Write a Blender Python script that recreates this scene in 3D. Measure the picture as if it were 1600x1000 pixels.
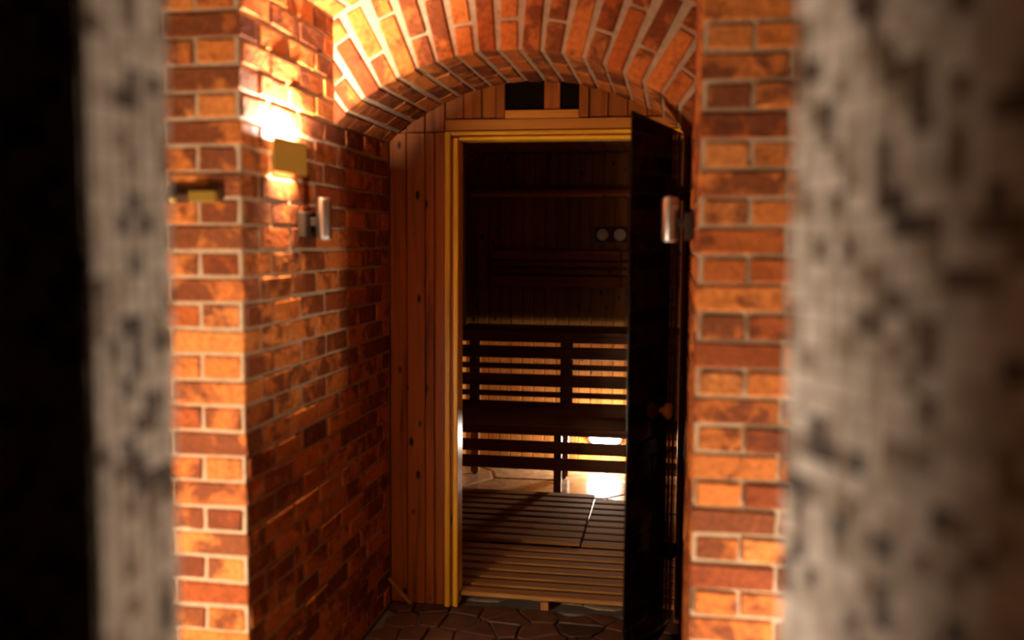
import bpy, bmesh, math, random
from mathutils import Matrix, Vector

random.seed(7)
S = bpy.context.scene
for o in list(bpy.data.objects):
    bpy.data.objects.remove(o)
COL = S.collection

# ------------------------------------------------------------------ camera
cd = bpy.data.cameras.new('camera')
cd.sensor_width = 36.0
cd.lens = 33.3
cd.clip_start = 0.02
cd.dof.use_dof = True
cd.dof.focus_distance = 4.9
cd.dof.aperture_fstop = 0.98
cam = bpy.data.objects.new('camera', cd)
COL.objects.link(cam)
cam.matrix_world = Matrix(((0.98599, -0.02055, 0.16551, 0.0),
                           (0.16665, 0.08166, -0.98263, 0.0),
                           (0.00667, 0.99645, 0.08394, 1.615),
                           (0, 0, 0, 1)))
S.camera = cam

# ------------------------------------------------------------------ world and exposure
w = bpy.data.worlds.new('world')
S.world = w
w.use_nodes = True
w.node_tree.nodes['Background'].inputs[0].default_value = (0.9, 0.55, 0.3, 1)
w.node_tree.nodes['Background'].inputs[1].default_value = 0.0006
S.view_settings.view_transform = 'Standard'
S.view_settings.look = 'None'
S.view_settings.gamma = 1.0
S.view_settings.use_curve_mapping = False
S.view_settings.exposure = 0.0

SCONCE_UP, SCONCE_DOWN = 64.0, 3.6
PASSAGE_L, PASSAGE_R, JAMB_SPOT = 140.0, 135.0, 56.0
BENCH_LAMP = 62.0
WARM = (1.0, 0.86, 0.71)

def add_light(name, kind, loc, power, color, parent=None, size=0.05, size_y=None, rot=(0, 0, 0)):
    ld = bpy.data.lights.new(name, kind)
    ld.energy = power
    ld.color = color
    if kind == 'AREA':
        ld.shape = 'RECTANGLE'
        ld.size = size
        ld.size_y = size_y
    else:
        ld.shadow_soft_size = size
    o = bpy.data.objects.new(name, ld)
    o.location = loc
    o.rotation_euler = rot
    COL.objects.link(o)
    if parent:
        o.parent = parent
        o.matrix_parent_inverse = parent.matrix_world.inverted()
    return o

# ------------------------------------------------------------------ material helpers
def mat(name):
    m = bpy.data.materials.new(name)
    m.use_nodes = True
    nt = m.node_tree
    return m, nt, nt.nodes['Principled BSDF']

def N(nt, t, **kw):
    n = nt.nodes.new(t)
    for k, v in kw.items():
        if k in n.inputs:
            n.inputs[k].default_value = v
        else:
            setattr(n, k, v)
    return n

def L(nt, a, ao, b, bi):
    nt.links.new(a.outputs[ao], b.inputs[bi])

def ramp(nt, stops, interp='LINEAR'):
    r = nt.nodes.new('ShaderNodeValToRGB')
    r.color_ramp.interpolation = interp
    els = r.color_ramp.elements
    while len(els) < len(stops):
        els.new(0.5)
    for e, (p, c) in zip(els, stops):
        e.position = p
        e.color = (*c, 1)
    return r

def coords(nt, scale):
    """object coordinates, shifted per object, scaled"""
    tc = N(nt, 'ShaderNodeTexCoord')
    oi = N(nt, 'ShaderNodeObjectInfo')
    mul = N(nt, 'ShaderNodeMath', operation='MULTIPLY')
    mul.inputs[1].default_value = 37.0
    L(nt, oi, 'Random', mul, 0)
    add = N(nt, 'ShaderNodeVectorMath', operation='ADD')
    L(nt, tc, 'Object', add, 0)
    L(nt, mul, 0, add, 1)
    mp = N(nt, 'ShaderNodeMapping')
    mp.inputs['Scale'].default_value = scale
    L(nt, add, 0, mp, 0)
    return mp, oi

def brick_mat():
    m, nt, b = mat('fired_brick')
    mp, oi = coords(nt, (1, 1, 1))
    base = ramp(nt, [(0.0, (0.54, 0.150, 0.024)), (0.35, (0.46, 0.116, 0.017)), (0.6, (0.56, 0.175, 0.034)),
                     (0.85, (0.35, 0.074, 0.009)), (1.0, (0.22, 0.042, 0.006))])
    L(nt, oi, 'Random', base, 0)
    n1 = N(nt, 'ShaderNodeTexNoise', Scale=10.0, Detail=6.0, Roughness=0.62, Distortion=0.5)
    L(nt, mp, 0, n1, 'Vector')
    # scorch patches, more on some bricks than on others
    th = N(nt, 'ShaderNodeMath', operation='MULTIPLY_ADD')
    r2 = N(nt, 'ShaderNodeMath', operation='FRACT')
    r1 = N(nt, 'ShaderNodeMath', operation='MULTIPLY')
    r1.inputs[1].default_value = 7.31
    L(nt, oi, 'Random', r1, 0)
    L(nt, r1, 0, r2, 0)
    th.inputs[1].default_value = 0.26
    L(nt, r2, 0, th, 0)
    L(nt, n1, 'Fac', th, 2)
    sc = ramp(nt, [(0.57, (0, 0, 0)), (0.70, (1, 1, 1))])
    L(nt, th, 0, sc, 0)
    mul = N(nt, 'ShaderNodeMath', operation='MULTIPLY')
    mul.inputs[1].default_value = 0.85
    L(nt, sc, 0, mul, 0)
    mx = N(nt, 'ShaderNodeMix', data_type='RGBA')
    L(nt, mul, 0, mx, 0)
    L(nt, base, 0, mx, 6)
    mx.inputs[7].default_value = (0.115, 0.024, 0.005, 1)
    n3 = N(nt, 'ShaderNodeTexNoise', Scale=60.0, Detail=4.0)
    L(nt, mp, 0, n3, 'Vector')
    spk = ramp(nt, [(0.30, (0.72, 0.70, 0.68)), (0.62, (1.06, 1.06, 1.06))])
    L(nt, n3, 'Fac', spk, 0)
    mm = N(nt, 'ShaderNodeMix', data_type='RGBA', blend_type='MULTIPLY')
    mm.inputs[0].default_value = 1.0
    L(nt, mx, 2, mm, 6)
    L(nt, spk, 0, mm, 7)
    L(nt, mm, 2, b, 'Base Color')
    b.inputs['Roughness'].default_value = 0.78
    b.inputs['Specular IOR Level'].default_value = 0.22
    bp = N(nt, 'ShaderNodeBump', Strength=0.55, Distance=0.006)
    sm = N(nt, 'ShaderNodeMath', operation='ADD')
    L(nt, n1, 'Fac', sm, 0)
    L(nt, n3, 'Fac', sm, 1)
    L(nt, sm, 0, bp, 'Height')
    L(nt, bp, 0, b, 'Normal')
    return m

def rough_mat(name, c1, c2, scale=30.0, rough=0.9, bump=0.4, dist=0.004):
    m, nt, b = mat(name)
    tc = N(nt, 'ShaderNodeTexCoord')
    n = N(nt, 'ShaderNodeTexNoise', Scale=scale, Detail=6.0, Roughness=0.62)
    L(nt, tc, 'Object', n, 'Vector')
    r = ramp(nt, [(0.3, c1), (0.7, c2)])
    L(nt, n, 'Fac', r, 0)
    L(nt, r, 0, b, 'Base Color')
    b.inputs['Roughness'].default_value = rough
    bp = N(nt, 'ShaderNodeBump', Strength=bump, Distance=dist)
    L(nt, n, 'Fac', bp, 'Height')
    L(nt, bp, 0, b, 'Normal')
    return m

def wood_mat(name, axis, c_light, c_dark, rough=0.45, knots=True):
    """grain stretched along one axis of the piece, a few dark knots"""
    m, nt, b = mat(name)
    sc = [26.0, 26.0, 26.0]
    sc['XYZ'.index(axis)] = 1.6
    mp, oi = coords(nt, sc)
    n = N(nt, 'ShaderNodeTexNoise', Scale=1.0, Detail=6.0, Roughness=0.55, Distortion=0.6)
    L(nt, mp, 0, n, 'Vector')
    r = ramp(nt, [(0.28, c_dark), (0.5, c_light), (0.72, tuple(min(1, c * 1.15) for c in c_light))])
    L(nt, n, 'Fac', r, 0)
    val = N(nt, 'ShaderNodeMapRange')
    val.inputs['To Min'].default_value = 0.72
    val.inputs['To Max'].default_value = 1.1
    L(nt, oi, 'Random', val, 0)
    mm = N(nt, 'ShaderNodeMix', data_type='RGBA', blend_type='MULTIPLY')
    mm.inputs[0].default_value = 1.0
    L(nt, r, 0, mm, 6)
    L(nt, val, 0, mm, 7)
    out = (mm, 2)
    if knots:
        sc2 = [13.0, 13.0, 13.0]
        sc2['XYZ'.index(axis)] = 6.5
        mp2, _ = coords(nt, sc2)
        v = N(nt, 'ShaderNodeTexVoronoi', Scale=1.0, Randomness=1.0)
        L(nt, mp2, 0, v, 'Vector')
        kr = ramp(nt, [(0.09, (1, 1, 1)), (0.17, (0, 0, 0))])
        L(nt, v, 'Distance', kr, 0)
        mk = N(nt, 'ShaderNodeMix', data_type='RGBA')
        L(nt, kr, 0, mk, 0)
        L(nt, mm, 2, mk, 6)
        mk.inputs[7].default_value = (*(c * 0.16 for c in c_dark), 1)
        out = (mk, 2)
    L(nt, out[0], out[1], b, 'Base Color')
    b.inputs['Roughness'].default_value = rough
    b.inputs['Specular IOR Level'].default_value = 0.16
    bp = N(nt, 'ShaderNodeBump', Strength=0.2, Distance=0.002)
    L(nt, n, 'Fac', bp, 'Height')
    L(nt, bp, 0, b, 'Normal')
    return m

def plain_mat(name, c, rough=0.5, metal=0.0, spec=0.5):
    m, nt, b = mat(name)
    mp, oi = coords(nt, (90, 90, 90))
    n = N(nt, 'ShaderNodeTexNoise', Scale=1.0, Detail=3.0)
    L(nt, mp, 0, n, 'Vector')
    r = ramp(nt, [(0.3, tuple(x * 0.9 for x in c)), (0.7, c)])
    L(nt, n, 'Fac', r, 0)
    L(nt, r, 0, b, 'Base Color')
    b.inputs['Roughness'].default_value = rough
    b.inputs['Metallic'].default_value = metal
    b.inputs['Specular IOR Level'].default_value = spec
    return m

def emit_mat(name, c, s):
    m = bpy.data.materials.new(name)
    m.use_nodes = True
    nt = m.node_tree
    nt.nodes.remove(nt.nodes['Principled BSDF'])
    e = N(nt, 'ShaderNodeEmission')
    e.inputs[0].default_value = (*c, 1)
    e.inputs[1].default_value = s
    L(nt, e, 0, nt.nodes['Material Output'], 0)
    return m

def tinted_glass():
    m = bpy.data.materials.new('tinted_glass')
    m.use_nodes = True
    nt = m.node_tree
    nt.nodes.remove(nt.nodes['Principled BSDF'])
    t = N(nt, 'ShaderNodeBsdfTransparent')
    t.inputs[0].default_value = (0.62, 0.52, 0.42, 1)
    g = N(nt, 'ShaderNodeBsdfGlossy')
    g.inputs['Roughness'].default_value = 0.02
    g.inputs[0].default_value = (0.9, 0.9, 0.9, 1)
    f = N(nt, 'ShaderNodeFresnel')
    f.inputs['IOR'].default_value = 1.25
    mx = N(nt, 'ShaderNodeMixShader')
    L(nt, f, 0, mx, 0)
    L(nt, t, 0, mx, 1)
    L(nt, g, 0, mx, 2)
    L(nt, mx, 0, nt.nodes['Material Output'], 0)
    return m

M = {}
M['brick'] = brick_mat()
M['mortar'] = rough_mat('pale_mortar', (0.31, 0.192, 0.098), (0.46, 0.305, 0.175), 45.0)
M['plaster'] = rough_mat('dark_plaster', (0.10, 0.07, 0.05), (0.16, 0.11, 0.08), 8.0)
M['grout'] = rough_mat('tile_grout', (0.42, 0.33, 0.24), (0.52, 0.42, 0.32), 40.0)
PINE, PINED = (0.31, 0.076, 0.007), (0.14, 0.027, 0.003)
M['pine_x'] = wood_mat('pine_along_x', 'X', PINE, PINED)
M['pine_y'] = wood_mat('pine_along_y', 'Y', PINE, PINED)
M['pine_z'] = wood_mat('pine_along_z', 'Z', PINE, PINED)
M['header_x'] = wood_mat('lit_header_pine_along_x', 'X', (0.55, 0.19, 0.022), (0.36, 0.10, 0.010))  # pine lightened for the header, its brighter lighting put into the colour
YEL, YELD = (0.80, 0.38, 0.020), (0.55, 0.22, 0.012)
M['trim_x'] = wood_mat('varnished_pine_along_x', 'X', YEL, YELD, 0.35, False)
M['trim_z'] = wood_mat('varnished_pine_along_z', 'Z', YEL, YELD, 0.35, False)
SPR, SPRD = (0.36, 0.140, 0.030), (0.24, 0.080, 0.015)
M['spruce_x'] = wood_mat('sauna_spruce_along_x', 'X', SPR, SPRD, 0.5, False)
M['spruce_y'] = wood_mat('sauna_spruce_along_y', 'Y', SPR, SPRD, 0.5, False)
DCK, DCKD = (0.36, 0.160, 0.040), (0.24, 0.095, 0.020)
M['duck_x'] = wood_mat('worn_duckboard_wood_along_x', 'X', DCK, DCKD, 0.75, False)
M['duck_x'].node_tree.nodes['Principled BSDF'].inputs['Specular IOR Level'].default_value = 0.02
M['spruce_z'] = wood_mat('sauna_spruce_along_z', 'Z', SPR, SPRD, 0.5)
DRK, DRKD = (0.15, 0.055, 0.016), (0.085, 0.028, 0.008)  # dark brown bench wood, deepened to hold the shade of the backlit slats
M['bench_x'] = wood_mat('shade_dark_bench_wood_along_x', 'X', DRK, DRKD, 0.5, False)
M['bench_z'] = wood_mat('shade_dark_bench_wood_along_z', 'Z', DRK, DRKD, 0.5, False)
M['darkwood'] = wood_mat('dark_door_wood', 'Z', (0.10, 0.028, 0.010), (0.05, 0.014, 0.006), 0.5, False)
M['shadowvoid'] = rough_mat('vent_shade_black', (0.004, 0.0025, 0.0015), (0.007, 0.004, 0.0025), 20)  # near-black colour carrying the shade of the open vent
M['gold'] = plain_mat('brushed_gold', (0.86, 0.60, 0.10), 0.42, 0.6)
M['brass'] = plain_mat('dull_brass', (0.42, 0.24, 0.035), 0.4, 0.7)
M['steel'] = plain_mat('brushed_steel', (0.72, 0.68, 0.62), 0.28, 1.0)
M['gunmetal'] = plain_mat('dark_lamp_bracket', (0.030, 0.015, 0.009), 0.6, 0.0, 0.12)
M['darkmetal'] = plain_mat('dark_bronze', (0.10, 0.045, 0.02), 0.5, 0.6)
M['knob'] = wood_mat('turned_wood_knob', 'Z', (0.85, 0.42, 0.12), (0.65, 0.28, 0.07), 0.4, False)
M['stone'] = None
M['glass'] = tinted_glass()
M['white_lamp'] = emit_mat('glowing_lamp_glass', (1.0, 0.93, 0.84), 60.0)
M['led'] = emit_mat('glowing_led', (1.0, 0.85, 0.66), 6.0)
M['dial'] = plain_mat('pale_dial_face', (0.85, 0.76, 0.64), 0.3)
M['black'] = plain_mat('black_paint', (0.015, 0.012, 0.010), 0.5)
M['housing'] = plain_mat('white_lamp_housing', (0.7, 0.68, 0.64), 0.4)

def stone_mat(name, stops, rough):
    m, nt, b = mat(name)
    mp, oi = coords(nt, (1, 1, 1))
    r = ramp(nt, stops)
    L(nt, oi, 'Random', r, 0)
    n = N(nt, 'ShaderNodeTexNoise', Scale=14.0, Detail=6.0, Distortion=0.8)
    L(nt, mp, 0, n, 'Vector')
    k = ramp(nt, [(0.3, (0.6, 0.58, 0.55)), (0.7, (1.1, 1.1, 1.1))])
    L(nt, n, 'Fac', k, 0)
    mm = N(nt, 'ShaderNodeMix', data_type='RGBA', blend_type='MULTIPLY')
    mm.inputs[0].default_value = 1.0
    L(nt, r, 0, mm, 6)
    L(nt, k, 0, mm, 7)
    L(nt, mm, 2, b, 'Base Color')
    b.inputs['Roughness'].default_value = rough
    bp = N(nt, 'ShaderNodeBump', Strength=0.25, Distance=0.004)
    L(nt, n, 'Fac', bp, 'Height')
    L(nt, bp, 0, b, 'Normal')
    return m

M['stone'] = stone_mat('red_flagstone', [(0, (0.065, 0.024, 0.012)), (0.5, (0.12, 0.042, 0.020)), (1, (0.042, 0.018, 0.010))], 0.55)
M['slab'] = stone_mat('sauna_floor_stone', [(0, (0.27, 0.175, 0.095)), (0.5, (0.32, 0.215, 0.125)), (1, (0.23, 0.14, 0.075))], 0.22)
TILE_COL = [(0.78, 0.65, 0.52), (0.68, 0.56, 0.44), (0.53, 0.42, 0.31), (0.30, 0.20, 0.125), (0.14, 0.080, 0.045), (0.055, 0.029, 0.016)]
TILES = [plain_mat('mosaic_' + n, c, 0.7) for n, c in zip(('cream', 'beige', 'tan', 'brown', 'umber', 'black'), TILE_COL)]

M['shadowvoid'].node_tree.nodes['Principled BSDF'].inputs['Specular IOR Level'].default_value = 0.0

# ------------------------------------------------------------------ object helpers
def tag(o, label=None, cat=None, group=None, kind=None):
    if label: o['label'] = label
    if cat: o['category'] = cat
    if group: o['group'] = group
    if kind: o['kind'] = kind
    return o

def link(name, me, parent=None, loc=(0, 0, 0), rot=None):
    o = bpy.data.objects.new(name, me)
    COL.objects.link(o)
    if rot is not None:
        if isinstance(rot, Matrix):
            o.matrix_local = Matrix.Translation(loc) @ rot.to_4x4()
        else:
            o.location = loc
            o.rotation_euler = rot
    else:
        o.location = loc
    if parent:
        o.parent = parent
    return o

def empty(name, loc, rz=0.0):
    o = bpy.data.objects.new(name, None)
    o.location = loc
    o.rotation_euler = (0, 0, rz)
    o.empty_display_size = 0.05
    COL.objects.link(o)
    return o

def to_mesh(bm, name, m, smooth=False):
    me = bpy.data.meshes.new(name)
    bmesh.ops.recalc_face_normals(bm, faces=bm.faces)
    bm.to_mesh(me)
    bm.free()
    for x in (m if isinstance(m, (list, tuple)) else [m]):
        me.materials.append(x)
    if smooth:
        for p in me.polygons:
            p.use_smooth = True
    return me

def bm_box(bm, a, b):
    r = bmesh.ops.create_cube(bm, size=1.0)
    a, b = Vector(a), Vector(b)
    for v in r['verts']:
        v.co = Vector(((v.co.x + .5) * (b.x - a.x) + a.x, (v.co.y + .5) * (b.y - a.y) + a.y, (v.co.z + .5) * (b.z - a.z) + a.z))
    return r['verts']

def box_mesh(name, size, m, bevel=0.0, jit=0.0, center=(0, 0, 0), seg=1):
    bm = bmesh.new()
    h = Vector(size) / 2
    c = Vector(center)
    bm_box(bm, c - h, c + h)
    if bevel:
        bmesh.ops.bevel(bm, geom=bm.edges[:], offset=bevel, segments=seg, affect='EDGES')
    if jit:
        for v in bm.verts:
            v.co += Vector((random.uniform(-jit, jit), random.uniform(-jit, jit), random.uniform(-jit, jit)))
    return to_mesh(bm, name, m)

def bx(name, a, b, m, parent=None, bevel=0.003, origin=None):
    """a box between world corners a and b, relative to its parent's origin"""
    a, b = Vector(a), Vector(b)
    c = (a + b) / 2
    me = box_mesh(name, b - a, m, min(bevel, 0.3 * min(b - a)))
    p = c - (Vector(parent.location) if parent else Vector((0, 0, 0)))
    return link(name, me, parent, p)

_cache = {}
def brick_mesh(l, d, h, bev=0.0045, jit=0.0026):
    k = (round(l, 3), round(d, 3), round(h, 3))
    lst = _cache.setdefault(k, [])
    if len(lst) < 5:
        lst.append(box_mesh('brick', (l, d, h), M['brick'], bev, jit))
        return lst[-1]
    return random.choice(lst)

def lathe(name, prof, m, segs=24, axis='Z', smooth=True):
    bm = bmesh.new()
    rings = []
    for r, z in prof:
        ring = []
        for i in range(segs):
            t = 2 * math.pi * i / segs
            p = (r * math.cos(t), r * math.sin(t), z)
            if axis == 'Y':
                p = (p[0], p[2], p[1])
            elif axis == 'X':
                p = (p[2], p[0], p[1])
            ring.append(bm.verts.new(p))
        rings.append(ring)
    for a, b in zip(rings, rings[1:]):
        for i in range(segs):
            bm.faces.new((a[i], a[(i + 1) % segs], b[(i + 1) % segs], b[i]))
    bm.faces.new(rings[0])
    bm.faces.new(rings[-1])
    return to_mesh(bm, name, m, smooth)

def prism_mesh(name, pts, axis, a, b, m):
    """extrude a 2-D polygon: axis 'Y' -> pts are (x,z); axis 'Z' -> pts are (x,y)"""
    bm = bmesh.new()
    def P(p, t):
        return (p[0], t, p[1]) if axis == 'Y' else (p[0], p[1], t)
    lo = [bm.verts.new(P(p, a)) for p in pts]
    hi = [bm.verts.new(P(p, b)) for p in pts]
    n = len(pts)
    for i in range(n):
        bm.faces.new((lo[i], lo[(i + 1) % n], hi[(i + 1) % n], hi[i]))
    f1 = bm.faces.new(lo)
    f2 = bm.faces.new(hi)
    bmesh.ops.triangulate(bm, faces=[f1, f2])
    return to_mesh(bm, name, m)

# ================================================================== THE SETTING
XL, XR = -1.215, 0.069          # side walls of the brick recess
YF, YA, YD = 2.55, 3.30, 3.98   # front of the piers, face of the arch, pine wall
CX, CZ, RI, RO = -0.573, 1.3196, 0.951, 1.256
COURSE, ZB = 0.075, 0.003
BH = 0.0648
PROUD = 0.0055

# ---- floors
floor = link('floor', box_mesh('floor', (6.2, 5.3, 0.1), M['plaster'], center=(-0.4, 1.35, -0.068)))
tag(floor, 'dark floor of irregular reddish flagstones before the sauna door', 'floor', kind='structure')

def clip(poly, p, nrm):
    out = []
    for i in range(len(poly)):
        a, b = poly[i], poly[(i + 1) % len(poly)]
        da = (a[0] - p[0]) * nrm[0] + (a[1] - p[1]) * nrm[1]
        db = (b[0] - p[0]) * nrm[0] + (b[1] - p[1]) * nrm[1]
        if da <= 0:
            out.append(a)
        if da * db < 0:
            t = da / (da - db)
            out.append((a[0] + (b[0] - a[0]) * t, a[1] + (b[1] - a[1]) * t))
    return out

def paving(parent, x0, x1, y0, y1, step, gap, m, name, zt, th):
    seeds = []
    nx, ny = int((x1 - x0) / step), int((y1 - y0) / step)
    for i in range(-1, nx + 1):
        for j in range(-1, ny + 1):
            seeds.append((x0 + (i + 0.5 + random.uniform(-.42, .42)) * (x1 - x0) / nx,
                          y0 + (j + 0.5 + random.uniform(-.42, .42)) * (y1 - y0) / ny))
    for s in seeds:
        if not (x0 < s[0] < x1 and y0 < s[1] < y1):
            continue
        poly = [(x0, y0), (x1, y0), (x1, y1), (x0, y1)]
        for q in seeds:
            if q is s:
                continue
            dx, dy = q[0] - s[0], q[1] - s[1]
            dd = math.hypot(dx, dy)
            if dd > 3 * step:
                continue
            n = (dx / dd, dy / dd)
            poly = clip(poly, (s[0] + dx / 2 - n[0] * gap / 2, s[1] + dy / 2 - n[1] * gap / 2), n)
        if len(poly) < 3:
            continue
        z = zt + random.uniform(-0.002, 0.002)
        c = (sum(p[0] for p in poly) / len(poly), sum(p[1] for p in poly) / len(poly))
        bm = bmesh.new()
        lo = [bm.verts.new((p[0] - c[0], p[1] - c[1], -th)) for p in poly]
        hi = [bm.verts.new((p[0] - c[0], p[1] - c[1], -0.004)) for p in poly]
        tp = [bm.verts.new(((p[0] - c[0]) * 0.93, (p[1] - c[1]) * 0.93, 0)) for p in poly]
        k = len(poly)
        for i in range(k):
            j = (i + 1) % k
            bm.faces.new((lo[i], lo[j], hi[j], hi[i]))
            bm.faces.new((hi[i], hi[j], tp[j], tp[i]))
        bm.faces.new(tp)
        link(name, to_mesh(bm, name, m), parent, (c[0] - parent.location.x, c[1] - parent.location.y, z - parent.location.z))

paving(floor, XL + 0.012, XR - 0.012, 2.62, 3.99, 0.125, 0.010, M['stone'], 'flagstone', 0.0, 0.03)

sfloor = link('floor_sauna', box_mesh('floor_sauna', (2.5, 2.83, 0.1), M['plaster'], center=(-0.28, 5.415, -0.059)))
tag(sfloor, 'glossy tan stone floor under the sauna benches', 'floor', kind='structure')
paving(sfloor, -1.49, 0.93, 4.065, 6.82, 0.40, 0.007, M['slab'], 'floor_slab', 0.0, 0.03)

# ---- brick walls
def wall_bricks(parent, rows, runs, place):
    for j in rows:
        z = ZB + (j + 0.5) * COURSE
        for a, b, kind in runs(j):
            place(j, z, a, b, kind)

def side_wall(name, X, sgn, label, xo):
    """brick mass whose inner face stands at X and faces sgn; its front face stands at YF"""
    x0, x1 = (xo, X) if sgn > 0 else (X, xo)
    wl = link(name, box_mesh(name, (x1 - x0, 4.02 - YF, 2.75), M['mortar'], center=((x0 + x1) / 2, (YF + 4.02) / 2, 2.75 / 2 - 0.01)))
    tag(wl, label, 'wall', kind='structure')
    J = 32
    G = 0.0095
    for j in range(J):
        z = ZB + (j + 0.5) * COURSE + random.uniform(-0.001, 0.001)
        hdr = (j % 2 == 0)
        # side face: lengths along Y
        y = YF + (0.012 if hdr else 0.118 + G)
        first = True
        ymax = YD - 0.02
        while y < ymax - 0.03:
            l = 0.186 if (hdr and first) else 0.211
            l += random.uniform(-0.004, 0.004)
            l = min(l, ymax - y)
            first = False
            p = PROUD + random.uniform(-0.002, 0.002)
            me = brick_mesh(round(l, 2), 0.06, BH)
            o = link('brick', me, wl, (X + sgn * (p - 0.03), y + l / 2, z), (random.uniform(-.006, .006), 0, math.pi / 2 + random.uniform(-.008, .008)))
            y += l + 0.012
        # front face: lengths along X, starting at the corner
        xpos = 0.010 if hdr else 0.0
        n = 0
        while n < 3:
            if hdr:
                l = 0.113 if n < 2 else 0.211
            else:
                l = 0.215
            p = PROUD + random.uniform(-0.002, 0.002)
            if not hdr and n == 0:
                me = brick_mesh(0.222, 0.118, BH)
                o = link('brick', me, wl, (X - sgn * (0.111 - PROUD), YF + 0.059 - p, z), (0, random.uniform(-.006, .006), random.uniform(-.004, .004)))
                l = 0.215
            else:
                me = brick_mesh(l, 0.06, BH)
                o = link('brick', me, wl, (X - sgn * (xpos + l / 2), YF + 0.03 - p, z), (0, random.uniform(-.01, .01), random.uniform(-.01, .01)))
            xpos += l + G
            n += 1
    return wl

wall_left = side_wall('wall_left', XL, 1, 'brick pier and side wall left of the sauna doorway', -2.9)
wall_right = side_wall('wall_right', XR, -1, 'brick pier and side wall right of the sauna doorway', 1.9)

# ---- inner arch
def arc_pts(R, y_or_none=None, n=28):
    h = math.asin((XR - CX) / R)
    return [(CX + R * math.sin(-h + 2 * h * i / n), CZ + R * math.cos(-h + 2 * h * i / n)) for i in range(n + 1)]

Rm = RI + 0.007
pts = arc_pts(Rm) + list(reversed(arc_pts(RO + 0.05)))
arch = link('wall_arch', prism_mesh('wall_arch', pts, 'Y', YA + 0.006, YD - 0.012, M['mortar']))
tag(arch, 'low brick arch in front of the pine wall over the doorway', 'arch', kind='structure')

def arch_brick(parent, th, r0, r1, y0, y1, wd, clipx=True):
    bm = bmesh.new()
    bm_box(bm, (-wd / 2, y0, r0), (wd / 2, y1, r1))
    bmesh.ops.bevel(bm, geom=bm.edges[:], offset=0.005, segments=1, affect='EDGES')
    for v in bm.verts:
        v.co += Vector([random.uniform(-.0018, .0018) for _ in range(3)])
    rot = Matrix.Rotation(th, 4, 'Y')
    bmesh.ops.transform(bm, matrix=Matrix.Translation((CX, 0, CZ)) @ rot, verts=bm.verts)
    for xx, nn in ((XL + 0.004, -1), (XR - 0.004, 1)):
        bmesh.ops.bisect_plane(bm, geom=bm.verts[:] + bm.edges[:] + bm.faces[:], plane_co=(xx, 0, 0), plane_no=(nn, 0, 0), clear_outer=True)
        es = [e for e in bm.edges if e.is_boundary]
        if es:
            bmesh.ops.holes_fill(bm, edges=es)
    if len(bm.verts) < 4:
        bm.free()
        return
    c = sum((v.co for v in bm.verts), Vector()) / len(bm.verts)
    for v in bm.verts:
        v.co -= c
    link('brick', to_mesh(bm, 'brick', M['brick']), parent, c)

NV = 19
half = math.asin((XR - CX) / RI)
for k in range(-1, NV + 1):
    th = -half + (k + 0.5) * 2 * half / NV + random.uniform(-.003, .003)
    wd = 0.0615
    g = 0.011
    yb = YA - random.uniform(0, 0.004)
    r = RI + random.uniform(-0.003, 0.003)
    if k % 2 == 0:      # long brick in the face
        segs = [(r, r + 0.212, yb, YA + 0.108), (r + 0.223, RO - 0.012, yb, YA + 0.108)]
        ys = YA + 0.108 + g
    else:               # short brick first
        segs = [(r, r + 0.100, yb, YA + 0.212), (r + 0.111, RO - 0.012, yb, YA + 0.108)]
        ys = YA + 0.212 + g
    for s in segs:
        arch_brick(arch, th, *s, wd)
    if 0 <= k < NV:
        while ys < YD - 0.05:
            ye = min(ys + 0.211, YD - 0.016)
            arch_brick(arch, th, RI + random.uniform(-.002, .004), RI + 0.06, ys, ye, wd)
            ys = ye + g

# ---- barrel vault in front of the arch
Rv = RO + 0.007
a = arc_pts(Rv)
pts = [(XL, a[0][1])] + a[1:-1] + [(XR, a[-1][1]), (XR, 2.74), (XL, 2.74)]
vault = link('ceiling_vault', prism_mesh('ceiling_vault', pts, 'Y', YF, YA + 0.004, M['mortar']))
tag(vault, 'brick barrel vault over the recess, brightly lit by the wall lamp', 'ceiling', kind='structure')
hv = math.asin((XR - CX) / RO)
NVV = 18
for k in range(NVV):
    th = -hv + (k + 0.5) * 2 * hv / NVV
    ys = YF + (0.0 if k % 2 else -0.105)
    while ys < YA - 0.03:
        y0, y1 = max(ys, YF + 0.002), min(ys + 0.211, YA - 0.004)
        arch_brick(vault, th, RO + random.uniform(-.002, .002), RO + 0.06, y0, y1, 0.062)
        ys += 0.222

ceil = link('ceiling', box_mesh('ceiling', (6.0, 4.6, 0.08), M['plaster'], center=(-0.4, 0.9, 2.79)))
tag(ceil, 'dark plaster ceiling of the tiled passage in front of the piers', 'ceiling', kind='structure')

# ---- pine wall with the door opening
OL, OR, OT = -0.903, 0.036, 2.043          # clear door opening
wd_ = bmesh.new()
bm_box(wd_, (-1.5, 4.0, -0.01), (OL - 0.02, 4.06, 2.45))
bm_box(wd_, (OR + 0.01, 4.0, -0.01), (0.95, 4.06, 2.45))
bm_box(wd_, (OL - 0.02, 4.0, OT + 0.02), (OR + 0.01, 4.06, 2.45))
wall_door = link('wall_door', to_mesh(wd_, 'wall_door', M['pine_z']))
tag(wall_door, 'reddish pine board wall around the sauna doorway', 'wall', kind='structure')

def plank_z(x0, x1, z0, z1, y0=3.976, y1=4.0, m='pine_z', name='plank'):
    return bx(name, (x0 + 0.0012, y0, z0), (x1 - 0.0012, y1, z1), M[m], wall_door, 0.004)

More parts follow.
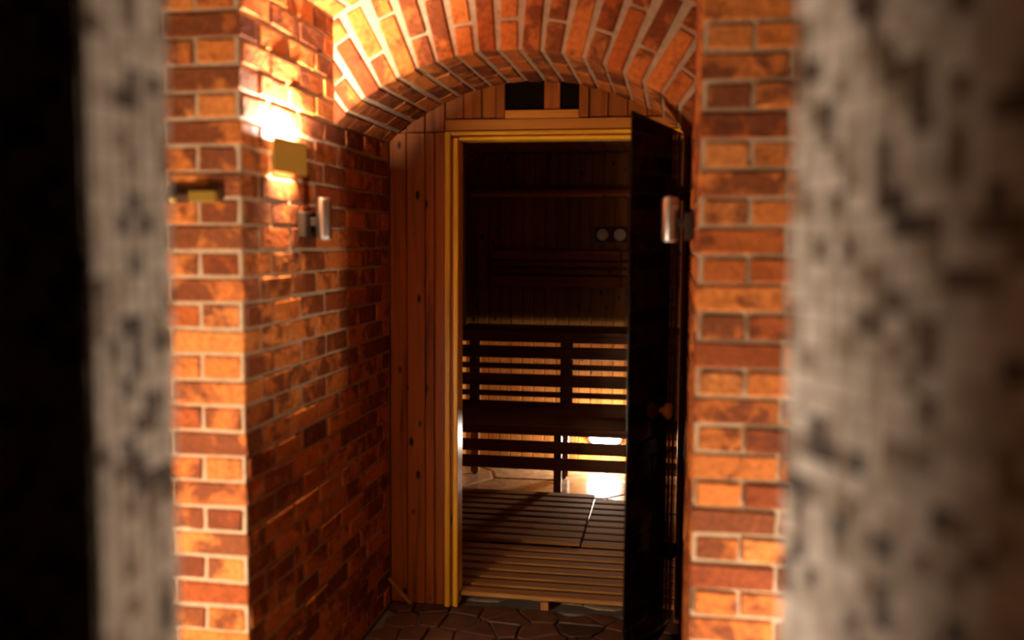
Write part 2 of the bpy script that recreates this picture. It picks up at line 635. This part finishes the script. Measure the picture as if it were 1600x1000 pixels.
for x0, x1 in ((-1.212, -1.135), (-1.135, -1.052), (-1.052, -1.010), (-1.010, -0.962)):
    plank_z(x0, x1, 0.0, 2.07, 3.976 + random.uniform(-.002, .002))
for x0, x1 in ((-1.135, -1.052), (-1.052, -0.965)):
    plank_z(x0, x1, 2.072, 2.30)
for x0, x1 in ((-0.965, -0.885), (-0.885, -0.805), (-0.805, -0.745)):
    plank_z(x0, x1, 2.126, 2.34, 3.982)
plank_z(-0.745, -0.704, 2.126, 2.34, 3.97)
plank_z(-0.394, -0.352, 2.126, 2.34, 3.97)
for x0, x1 in ((-0.352, -0.272), (-0.272, -0.192), (-0.192, -0.112), (-0.112, -0.032), (-0.032, 0.048)):
    plank_z(x0, x1, 2.126, 2.33, 3.982)
bx('header_board', (-0.962, 3.966, 2.074), (0.062, 4.0, 2.122), M['header_x'], wall_door, 0.003)
bx('header_board', (-0.704, 3.968, 2.1235), (-0.394, 4.0, 2.158), M['header_x'], wall_door, 0.003)
bx('vent_shade_sheet', (-0.704, 3.996, 2.159), (-0.394, 4.0, 2.34), M['shadowvoid'], wall_door, 0.0)  # flat black sheet standing in for the shade inside the vent
bx('vent_post', (-0.541, 3.984, 2.159), (-0.474, 3.996, 2.34), M['pine_z'], wall_door, 0.002)

# door casing, a stepped profile
trim = empty('trim_1', (0, 0, 0))
tag(trim, 'stepped yellow varnished casing framing the open sauna doorway', 'door frame', kind='structure')
bx('casing_post', (-0.961, 3.952, 0.0), (-0.936, 4.0, 2.072), M['trim_z'], trim, 0.004)
bx('casing_step', (-0.9355, 3.968, 0.0), (-0.926, 4.0, 2.046), M['pine_z'], trim, 0.0015)
bx('casing_post', (-0.9255, 3.960, 0.0), (-0.903, 4.06, 2.046), M['trim_z'], trim, 0.004)
bx('casing_head', (-0.9355, 3.952, 2.056), (0.062, 4.0, 2.0725), M['trim_x'], trim, 0.004)
bx('casing_step', (-0.9255, 3.968, 2.0505), (0.040, 4.0, 2.0555), M['pine_x'], trim, 0.001)
bx('casing_head', (-0.9025, 3.960, 2.034), (0.036, 4.06, 2.050), M['trim_x'], trim, 0.004)
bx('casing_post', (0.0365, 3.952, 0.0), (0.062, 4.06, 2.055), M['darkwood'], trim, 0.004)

# ---- sauna cabin shell
SXL, SXR, SYB, SZ = -1.49, 0.93, 6.83, 2.245
def shell(name, a, b, label, cat):
    a, b = Vector(a), Vector(b)
    o = link(name, box_mesh(name, b - a, M['spruce_z'], center=(a + b) / 2))
    tag(o, label, cat, kind='structure')
    return o
wb = shell('wall_sauna_back', (-1.6, SYB, -0.02), (1.05, SYB + 0.05, 2.35), 'spruce board back wall behind the sauna benches', 'wall')
wsl = shell('wall_sauna_left', (-1.6, 4.06, -0.02), (SXL, SYB, 2.35), 'dark board wall on the left inside the sauna', 'wall')
wsr = shell('wall_sauna_right', (SXR, 4.06, -0.02), (1.05, SYB, 2.35), 'dark board wall on the right inside the sauna', 'wall')
cs = shell('ceiling_sauna', (SXL, 4.06, SZ + 0.02), (SXR, SYB, 2.35), 'sauna ceiling of narrow boards seen under the door head', 'ceiling')
PW = 0.0835
n = int((SXR - SXL) / PW)
me = box_mesh('plank', (PW - 0.003, 0.016, 2.24), M['spruce_z'], 0.004)
for i in range(n):
    link('plank', me, wb, (SXL + (i + 0.5) * PW, SYB - 0.008, 1.12))
n = int((SYB - 0.02 - 4.07) / PW)
me = box_mesh('plank', (0.016, PW - 0.003, 2.24), M['spruce_z'], 0.004)
for i in range(n):
    link('plank', me, wsl, (SXL + 0.008, 4.07 + (i + 0.5) * PW, 1.12))
    link('plank', me, wsr, (SXR - 0.008, 4.07 + (i + 0.5) * PW, 1.12))
me = box_mesh('ceiling_board', (0.108, 2.70, 0.018), M['spruce_y'], 0.006)
for i in range(21):
    link('ceiling_board', me, cs, (SXL + 0.08 + i * 0.112, 5.44, SZ + 0.01))

# ---- mosaic walls of the passage the camera looks through
PITCH = 0.027
def pick_tile(i, j, seed):
    rnd = random.Random((i // 1) * 7919 + j * 104729 + seed)
    cl = random.Random((i // 2) * 131 + (j // 2) * 977 + seed).random()
    v = 0.62 * rnd.random() + 0.38 * cl
    for t, k in ((0.30, 0), (0.50, 1), (0.66, 2), (0.75, 3), (0.83, 4)):
        if v < t:
            return k
    return 5

tile_me = [box_mesh('tile', (PITCH - 0.0025, 0.006, PITCH - 0.0025), t, 0.0008) for t in TILES]

def mosaic_face(parent, org, u, nrm, cols, rows, near, seed):
    """tiles on the plane through org spanned by u and Z; the cells that 'near' accepts are single tiles, the rest one mesh"""
    u, nrm, org = Vector(u).normalized(), Vector(nrm).normalized(), Vector(org)
    rot = Matrix((u, -nrm, Vector((0, 0, 1)))).transposed()
    if rot.determinant() < 0:
        rot = Matrix((-u, -nrm, Vector((0, 0, 1)))).transposed()
    bm = bmesh.new()
    cnt = 0
    for i in range(cols):
        for j in range(rows):
            k = pick_tile(i, j, seed)
            c = org + u * (i + 0.5) * PITCH + Vector((0, 0, (j + 0.5) * PITCH)) + nrm * (0.0015 + random.uniform(-.0005, .0005))
            if near(i, j):
                link('tile', tile_me[k], parent, c, rot)
                cnt += 1
            else:
                h = (PITCH - 0.0025) / 2
                vs = [bm.verts.new(c + nrm * dn + u * (sx * h) + Vector((0, 0, sz * h))) for dn in (-0.002, 0.003) for sx, sz in ((-1, -1), (1, -1), (1, 1), (-1, 1))]
                for f in ((4, 5, 6, 7), (0, 1, 5, 4), (1, 2, 6, 5), (2, 3, 7, 6), (3, 0, 4, 7)):
                    bm.faces.new([vs[q] for q in f]).material_index = k
    if bm.verts:
        o = link('tile_field', to_mesh(bm, 'tile_field', TILES), parent)
        tag(o, kind='stuff')
    return cnt

MX, MY0, MY1 = -0.708, 1.066, 1.25
ml = link('wall_mosaic_left', box_mesh('wall_mosaic_left', (1.9, MY1 - MY0, 2.76), M['grout'], center=(MX - 0.95, (MY0 + MY1) / 2, 1.375)))
tag(ml, 'blurred mosaic wall end at the left edge, front in shadow', 'wall', kind='structure')
ROWS = 101
zr = lambda j: (j + 0.5) * PITCH
mosaic_face(ml, (MX, MY0, 0.0), (0, 1, 0), (1, 0, 0), 7, ROWS, lambda i, j: 1.15 < zr(j) < 1.80, 3)
mosaic_face(ml, (MX, MY0, 0.0), (-1, 0, 0), (0, -1, 0), 30, ROWS, lambda i, j: i < 6 and 1.25 < zr(j) < 1.70, 11)

# right: an oblique wall end
RX, RY = 0.151, 1.25
ang = math.radians(26)
ru = Vector((math.sin(ang), -math.cos(ang), 0))
rn = Vector((-math.cos(ang), -math.sin(ang), 0))
ncol = 42
far = Vector((RX, RY, 0)) + ru * ncol * PITCH
me = prism_mesh('wall_mosaic_right', [(RX, RY), (far.x, far.y), (2.0, far.y), (2.0, RY)], 'Z', 0.0, 2.75, M['grout'])
mr = link('wall_mosaic_right', me)
tag(mr, 'large blurred cream and brown mosaic wall along the right edge', 'wall', kind='structure')
mosaic_face(mr, (RX, RY, 0.0), ru, rn, ncol, ROWS, lambda i, j: i < 13 and 1.25 < zr(j) < 1.86, 29)

# ================================================================== THINGS
# ---- gold wall lamp on the left wall
SY, SZc = 2.83, 1.870
t = empty('wall_lamp', (XL, SY, SZc - 0.05))
tag(t, 'square gold wall lamp shining up and down the left brick wall', 'wall lamp')
bx('back_plate', (XL + 0.008, SY - 0.05, SZc - 0.035), (XL + 0.018, SY + 0.05, SZc + 0.035), M['gold'], t, 0.002)
bx('arm', (XL + 0.018, SY - 0.02, SZc - 0.012), (XL + 0.032, SY + 0.02, SZc + 0.012), M['gold'], t, 0.002)
bm = bmesh.new()
W2, H2, T = 0.128, 0.051, 0.004
bm_box(bm, (0.032, -W2, -H2), (0.032 + T, W2, H2))
shade = link('shade', to_mesh(bm, 'shade', M['gold']), t, (0, 0, 0.05))
for s in (1, -1):
    e = bx('light_strip', (XL + 0.0185, SY - 0.09, SZc + s * 0.022 - 0.004), (XL + 0.030, SY + 0.09, SZc + s * 0.022 + 0.004), M['led'], t, 0.001)
up = add_light('lamp_glow', 'AREA', (XL + 0.026, SY, SZc + 0.042), SCONCE_UP, WARM, None, 0.010, 0.18, (math.pi, 0, 0))
dn = add_light('lamp_glow', 'AREA', (XL + 0.023, SY, SZc - 0.038), SCONCE_DOWN, (1.0, 0.76, 0.5), None, 0.014, 0.18, (0, 0, 0))

dn.data.spread = math.radians(105)

# ---- pair of steel cylinder lamps
def cylinder_lamp(X, sgn, label):
    t = empty('cylinder_lamp', (X, 3.0, 1.62))
    tag(t, label, 'wall lamp', 'steel cylinder lamps on the recess walls')
    c = lathe('cylinder', [(0.020, -0.066), (0.0245, -0.064), (0.0255, -0.060), (0.0255, 0.060), (0.0245, 0.064), (0.020, 0.066)], M['steel'], 28)
    cyl = link('cylinder', c, t, (sgn * 0.078, 0, 0.062))
    bx('bracket', (min(X + sgn * 0.02, X + sgn * 0.056), 2.985, 1.655), (max(X + sgn * 0.02, X + sgn * 0.056), 3.015, 1.685), M['gunmetal'], t, 0.003)
    a, b = sorted((X + sgn * 0.006, X + sgn * 0.034))
    bx('mount', (a, 2.945, 1.618), (b, 3.045, 1.704), M['gunmetal'], t, 0.004)
    for s in (-1, 1):
        lens = lathe('lens', [(0.018, -0.002), (0.019, 0.002)], M['dial'], 20)
        link('lens', lens, cyl, (0, 0, s * 0.067))
cylinder_lamp(XL, 1, 'steel cylinder wall lamp on the left wall below the gold lamp')
cylinder_lamp(XR, -1, 'steel cylinder wall lamp on the right, beside the glass door')

# ---- brass bolt on the front of the left pier
t = empty('brass_latch', (-1.33, 2.543, 1.72))
tag(t, 'small dark latch with brass block on left brick pier', 'latch')
bx('back_plate', (-1.425, 2.526, 1.722), (-1.262, 2.543, 1.762), M['darkmetal'], t, 0.003)
bx('block', (-1.352, 2.500, 1.716), (-1.268, 2.526, 1.750), M['brass'], t, 0.004)
bx('bolt', (-1.425, 2.506, 1.726), (-1.352, 2.526, 1.742), M['darkmetal'], t, 0.003)
link('knob', lathe('knob', [(0.003, -0.014), (0.006, -0.012), (0.009, -0.004), (0.009, 0.002), (0.005, 0.008), (0.003, 0.009)], M['gold'], 16, 'Y'), t, (-0.065, -0.042, 0.003))

# ---- tinted glass door, open towards the camera
hinge = Vector((0.030, 3.940, 0.0))
free = Vector((-0.142, 3.235, 0.0))
dvec = free - hinge
DW = dvec.length
rz = math.atan2(dvec.y, dvec.x)
door = empty('glass_door', hinge, rz)
tag(door, 'dark tinted glass sauna door swung open towards the viewer', 'door')
def dpart(name, a, b, m, bev=0.002):
    a, b = Vector(a), Vector(b)
    return link(name, box_mesh(name, b - a, m, bev), door, (a + b) / 2)
dpart('pane', (0.012, -0.004, 0.030), (DW, 0.004, 2.050), M['glass'], 0.0012)
for z in (0.30, 1.78):
    hg = dpart('hinge', (0.0, -0.012, z), (0.060, 0.012, z + 0.055), M['darkmetal'], 0.003)
for s in (-1, 1):
    k = lathe('knob', [(0.011, 0.0045), (0.013, 0.016), (0.024, 0.022), (0.032, 0.031), (0.032, 0.040), (0.025, 0.049), (0.010, 0.052)], M['knob'], 24, 'Y')
    link('knob', k, door, (DW * 0.40, 0, 0.965), (0, 0, 0 if s > 0 else math.pi))

# ---- pale strip lying in the corner
t = empty('wooden_strip', (-1.10, 3.955, 0.002))
tag(t, 'thin pale wooden strip leaning in the dark corner on the floor', 'wood strip')
a, b = Vector((-1.105, 3.93, 0.012)), Vector((-1.196, 3.90, 0.134))
d = b - a
me = box_mesh('strip', (d.length, 0.006, 0.016), M['spruce_x'], 0.001)
r = d.to_track_quat('X', 'Z').to_matrix()
link('strip', me, t, (a + b) / 2 - t.location, r)

# ---- benches
def bench(name, label, y, zt, depth, boards, posts, legs, slats, group='sauna benches'):
    t = empty(name, (-0.5, y, 0.0))
    tag(t, label, 'bench', group)
    x0, x1 = SXL + 0.02, 0.45
    for a, b in boards:
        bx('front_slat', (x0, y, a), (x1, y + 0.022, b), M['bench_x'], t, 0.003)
    for a, b, z0, z1 in posts:
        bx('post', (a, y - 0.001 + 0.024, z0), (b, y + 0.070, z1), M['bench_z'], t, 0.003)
    for a, b, yy in legs:
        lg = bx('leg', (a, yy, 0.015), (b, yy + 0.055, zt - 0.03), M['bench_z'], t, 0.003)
        ft = bx('foot', (a + 0.012, yy + 0.012, 0.0), (b - 0.012, yy + 0.043, 0.015), M['black'], t, 0.002)
        ft.parent = lg
        ft.location = ft.location - lg.location
    w_ = depth / slats
    for i in range(slats):
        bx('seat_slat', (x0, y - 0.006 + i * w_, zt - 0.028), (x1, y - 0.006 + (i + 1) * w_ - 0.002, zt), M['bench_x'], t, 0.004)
    return t

YU, YLW = 6.28, 5.85
bench('upper_bench', 'tall slatted upper bench at the back of the sauna', YU, 1.005, 0.535,
      [(0.930, 0.976), (0.820, 0.903), (0.746, 0.785), (0.630, 0.713), (0.558, 0.596), (0.400, 0.526)],
      [(-1.356, -1.281, 0.40, 0.976), (-0.730, -0.645, 0.40, 0.976), (-0.262, -0.048, 0.40, 0.976), (-0.018, 0.45, 0.40, 0.976)],
      [(-1.345, -1.290, YU + 0.024), (-0.725, -0.670, YU + 0.024), (-0.10, -0.045, YU + 0.024)], 5)
lb = bench('lower_bench', 'low slatted step bench in front of the upper sauna bench', YLW, 0.440, 0.41,
      [(0.387, 0.411), (0.273, 0.348), (0.165, 0.243)],
      [(-0.240, -0.205, 0.165, 0.411)],
      [(-0.716, -0.668, YLW + 0.024), (-1.46, -1.41, YLW + 0.024), (-0.20, -0.15, YLW + 0.024)], 4)

# backrest on the back wall
t = empty('backrest', (-0.6, SYB - 0.02, 1.28))
tag(t, 'dark slatted wooden backrest on the back wall above the bench', 'backrest')
for a, b in ((1.477, 1.545), (1.425, 1.466), (1.372, 1.413), (1.283, 1.360)):
    bx('slat', (-1.30, SYB - 0.072, a), (-0.362, SYB - 0.050, b), M['pine_x'], t, 0.004)
    bx('slat', (-0.352, SYB - 0.072, a), (0.45, SYB - 0.050, b), M['pine_x'], t, 0.004)
for x in (-1.25, -0.80, -0.375, 0.3):
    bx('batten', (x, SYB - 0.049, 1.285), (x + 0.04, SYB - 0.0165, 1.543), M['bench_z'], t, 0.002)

# added round rail, standing in for a band of glow on the back wall
t = empty('glow_band_rail', (-0.6, SYB - 0.05, 1.92))
tag(t, 'added round rail standing in for glow on the sauna back wall', 'rail')
link('bar', lathe('bar', [(0.034, -0.85), (0.036, -0.84), (0.036, 0.84), (0.034, 0.85)], M['pine_x'], 16, 'X'), t, (0, -0.045, 0.035))
for x in (-0.7, 0.0, 0.7):
    bx('holder', (-0.6 + x - 0.015, SYB - 0.065, 1.93), (-0.6 + x + 0.015, SYB - 0.0165, 1.975), M['spruce_z'], t, 0.002)

# thermometer and hygrometer on one board
def gauge(x, label, needle):
    t = empty('round_gauge', (x, SYB - 0.028, 1.62))
    tag(t, label, 'gauge', 'round gauges on the sauna wall')
    zc = 1.657 - 1.62
    link('rim', lathe('rim', [(0.040, 0.0), (0.042, -0.004), (0.042, -0.016), (0.039, -0.020), (0.036, -0.016), (0.034, -0.012)], M['steel'], 28, 'Y'), t, (0, 0, zc))
    df = link('dial_face', lathe('dial_face', [(0.035, -0.0125), (0.035, -0.0145)], M['dial'], 28, 'Y'), t, (0, 0, zc))
    for i in range(11):
        a = math.radians(-130 + 26 * i)
        o = link('tick', box_mesh('tick', (0.0025, 0.001, 0.008), M['black']), df, (0.029 * math.sin(a), -0.0152, 0.029 * math.cos(a)), (0, a, 0))
    o = link('needle', box_mesh('needle', (0.003, 0.001, 0.030), M['black'], center=(0, 0, 0.010)), df, (0, -0.0155, 0), (0, needle, 0))
    link('hub', lathe('hub', [(0.006, -0.015), (0.006, -0.018), (0.002, -0.019)], M['steel'], 14, 'Y'), df, (0, 0, 0))
gb = bx('gauge_board', (-0.55, SYB - 0.027, 1.605), (-0.31, SYB - 0.016, 1.715), M['darkwood'], None, 0.003)
tag(gb, 'dark wooden board behind the two round sauna gauges', 'board')
gauge(-0.493, 'left round dial gauge on the sauna back wall', -0.7)
gauge(-0.371, 'right round dial gauge on the sauna back wall', 0.5)

# slatted corner screen under the ceiling
t = empty('corner_screen', (-1.40, 6.0, 2.0))
tag(t, 'slatted wooden corner screen under the ceiling, upper left in the sauna', 'corner screen')
for i in range(9):
    f = i / 8
    y0, y1 = 5.70, 6.62 - 0.55 * f
    z = 2.232 - f * 0.20
    xx = SXL + 0.155 - 0.13 * f
    bx('slat', (xx - 0.012, y0, z - 0.018), (xx, y1, z), M['spruce_y'], t, 0.002)
for yy in (5.72, 6.02):
    me = box_mesh('frame', (0.012, 0.03, 0.25), M['spruce_z'])
    o = link('frame', me, t, (-1.425 + 1.40 - 0.018, yy - 6.0, 0.125), (0, 0.56, 0))

# ---- lamp below the bench
LX, LZ = -0.455, 0.19
t = empty('bulkhead_lamp', (LX, SYB - 0.017, LZ))
tag(t, 'glowing white oval lamp on the wall beneath the sauna bench', 'lamp')
def oval(name, rx, rzv, y0, y1, m, taper=1.0):
    bm = bmesh.new()
    prev = None
    prof = [(1.0, y0), (1.0, y0 + (y1 - y0) * 0.5), (0.85 * taper, y0 + (y1 - y0) * 0.85), (0.5 * taper, y1)]
    for s, y in prof:
        ring = [bm.verts.new((rx * s * math.copysign(abs(math.cos(a)) ** 0.7, math.cos(a)), y, rzv * s * math.sin(a))) for a in [2 * math.pi * i / 28 for i in range(28)]]
        if prev:
            for i in range(28):
                bm.faces.new((prev[i], prev[(i + 1) % 28], ring[(i + 1) % 28], ring[i]))
        else:
            bm.faces.new(ring)
        prev = ring
    bm.faces.new(prev)
    return to_mesh(bm, name, m, True)
link('housing', oval('housing', 0.125, 0.062, 0.0, -0.022, M['housing']), t)
link('lamp_glass', oval('lamp_glass', 0.108, 0.048, -0.018, -0.062, M['white_lamp']), t)
add_light('bulkhead_glow', 'POINT', (LX, SYB - 0.115, LZ), BENCH_LAMP, (1.0, 0.86, 0.68), None, 0.035)

# ---- duckboards
def duckboard(label, x0, x1, y0, y1, n, zt, blocks):
    t = empty('duckboard', ((x0 + x1) / 2, y0, 0.0))
    tag(t, label, 'duckboard', 'wooden duckboards on the sauna floor')
    p = (y1 - y0) / n
    me = box_mesh('slat', (x1 - x0, p - 0.034, 0.022), M['duck_x'], 0.005)
    for i in range(n):
        link('slat', me, t, (0, (i + 0.5) * p - 0.0, zt - 0.011))
    mb = box_mesh('runner', (0.034, y1 - y0 - 0.01, zt - 0.0235), M['spruce_y'], 0.002)
    for bxx in blocks:
        link('runner', mb, t, (bxx - (x0 + x1) / 2, (y1 - y0) / 2, (zt - 0.0235) / 2 + 0.0006))
duckboard('front slatted duckboard just inside the sauna doorway', -1.40, 0.45, 3.985, 4.700, 7, 0.060, (-1.30, -0.52, 0.25))
duckboard('rear left slatted duckboard with an exposed corner', -1.40, -0.437, 4.730, 5.720, 9, 0.066, (-1.30, -0.92, -0.50))
duckboard('rear right slatted duckboard beside the lamp reflection', -0.431, -0.165, 4.720, 5.640, 8, 0.060, (-0.38, -0.22))

# ---- rail guard seen through the glass
t = empty('stove_guard', (-0.15, 5.60, 0.0))
tag(t, 'low wooden rail guard seen dimly through the glass door', 'guard rail')
u = Vector((0.32, -0.24, 0)).normalized()
for z in (0.495, 0.385, 0.285):
    me = box_mesh('rail', (0.55, 0.02, 0.032), M['spruce_x'], 0.003)
    link('rail', me, t, (u.x * 0.275, u.y * 0.275, z), (0, 0, math.atan2(u.y, u.x)))
for s in (0.03, 0.50):
    bx('post', (-0.15 + u.x * s - 0.018 + 0.022, 5.60 + u.y * s + 0.012, 0.0), (-0.15 + u.x * s + 0.018 + 0.022, 5.60 + u.y * s + 0.048, 0.53), M['spruce_z'], t, 0.003)

# ---- lamps standing in the passage, either side of the opening
t = empty('globe_lamp', (-1.50, 1.388, -0.018))
tag(t, 'round globe floor lamp in the passage beside the left brick pier', 'floor lamp')
link('base', lathe('base', [(0.11, 0.0), (0.115, 0.006), (0.10, 0.018), (0.02, 0.026), (0.016, 0.030)], M['gunmetal'], 28), t)
link('stem', lathe('stem', [(0.012, 0.028), (0.012, 0.46), (0.03, 0.47), (0.03, 0.49)], M['gunmetal'], 16), t)
GR = 0.13
glob = [(GR * math.sin(math.pi * (0.04 + 0.92 * i / 14)), 0.620 - GR * math.cos(math.pi * (0.04 + 0.92 * i / 14))) for i in range(15)]
link('globe', lathe('globe', glob, emit_mat('glowing_globe', WARM, PASSAGE_L / (4 * math.pi ** 2 * GR ** 2)), 28), t)

def spot_lamp(name, loc, aim, power, cone, blend, label, cat):
    loc, aim = Vector(loc), Vector(aim)
    t = empty(name, loc)
    tag(t, label, cat)
    q = (aim - loc).to_track_quat('-Z', 'Y')
    r = q.to_matrix()
    link('can', lathe('can', [(0.02, 0.075), (0.046, 0.070), (0.050, 0.060), (0.050, -0.030), (0.046, -0.034), (0.042, -0.030), (0.042, 0.010)], M['gunmetal'], 24), t, (0, 0, 0), r)
    link('bulb', lathe('bulb', [(0.008, 0.020), (0.028, 0.012), (0.034, 0.0), (0.028, -0.012), (0.008, -0.018)], M['led'], 20), t, (0, 0, 0), r)
    lo = add_light('spot_glow', 'SPOT', loc + (aim - loc).normalized() * 0.045, power, WARM, None, 0.035, None, q.to_euler())
    lo.data.spot_size = math.radians(cone)
    lo.data.spot_blend = blend
    return t
t = spot_lamp('floor_spotlight', (0.75, 2.10, 0.10), (0.15, 2.55, 1.30), PASSAGE_R, 80, 0.5, 'small floor spotlight in the passage beside the right brick pier', 'spotlight')
link('stand', lathe('stand', [(0.06, -0.118), (0.06, -0.108), (0.014, -0.104), (0.014, -0.03)], M['gunmetal'], 20), t)
t = spot_lamp('added_jamb_spot', (0.80, 2.43, 1.25), (-0.70, 1.17, 1.45), JAMB_SPOT, 46, 0.6, 'unseen spotlight added to brighten the left mosaic wall end', 'spotlight')  # unseen extra lamp, put in only to light the left mosaic reveal
link('stand', lathe('stand', [(0.014, 0.03), (0.014, 0.108), (0.045, 0.109), (0.045, 0.119)], M['gunmetal'], 20, 'Y'), t)
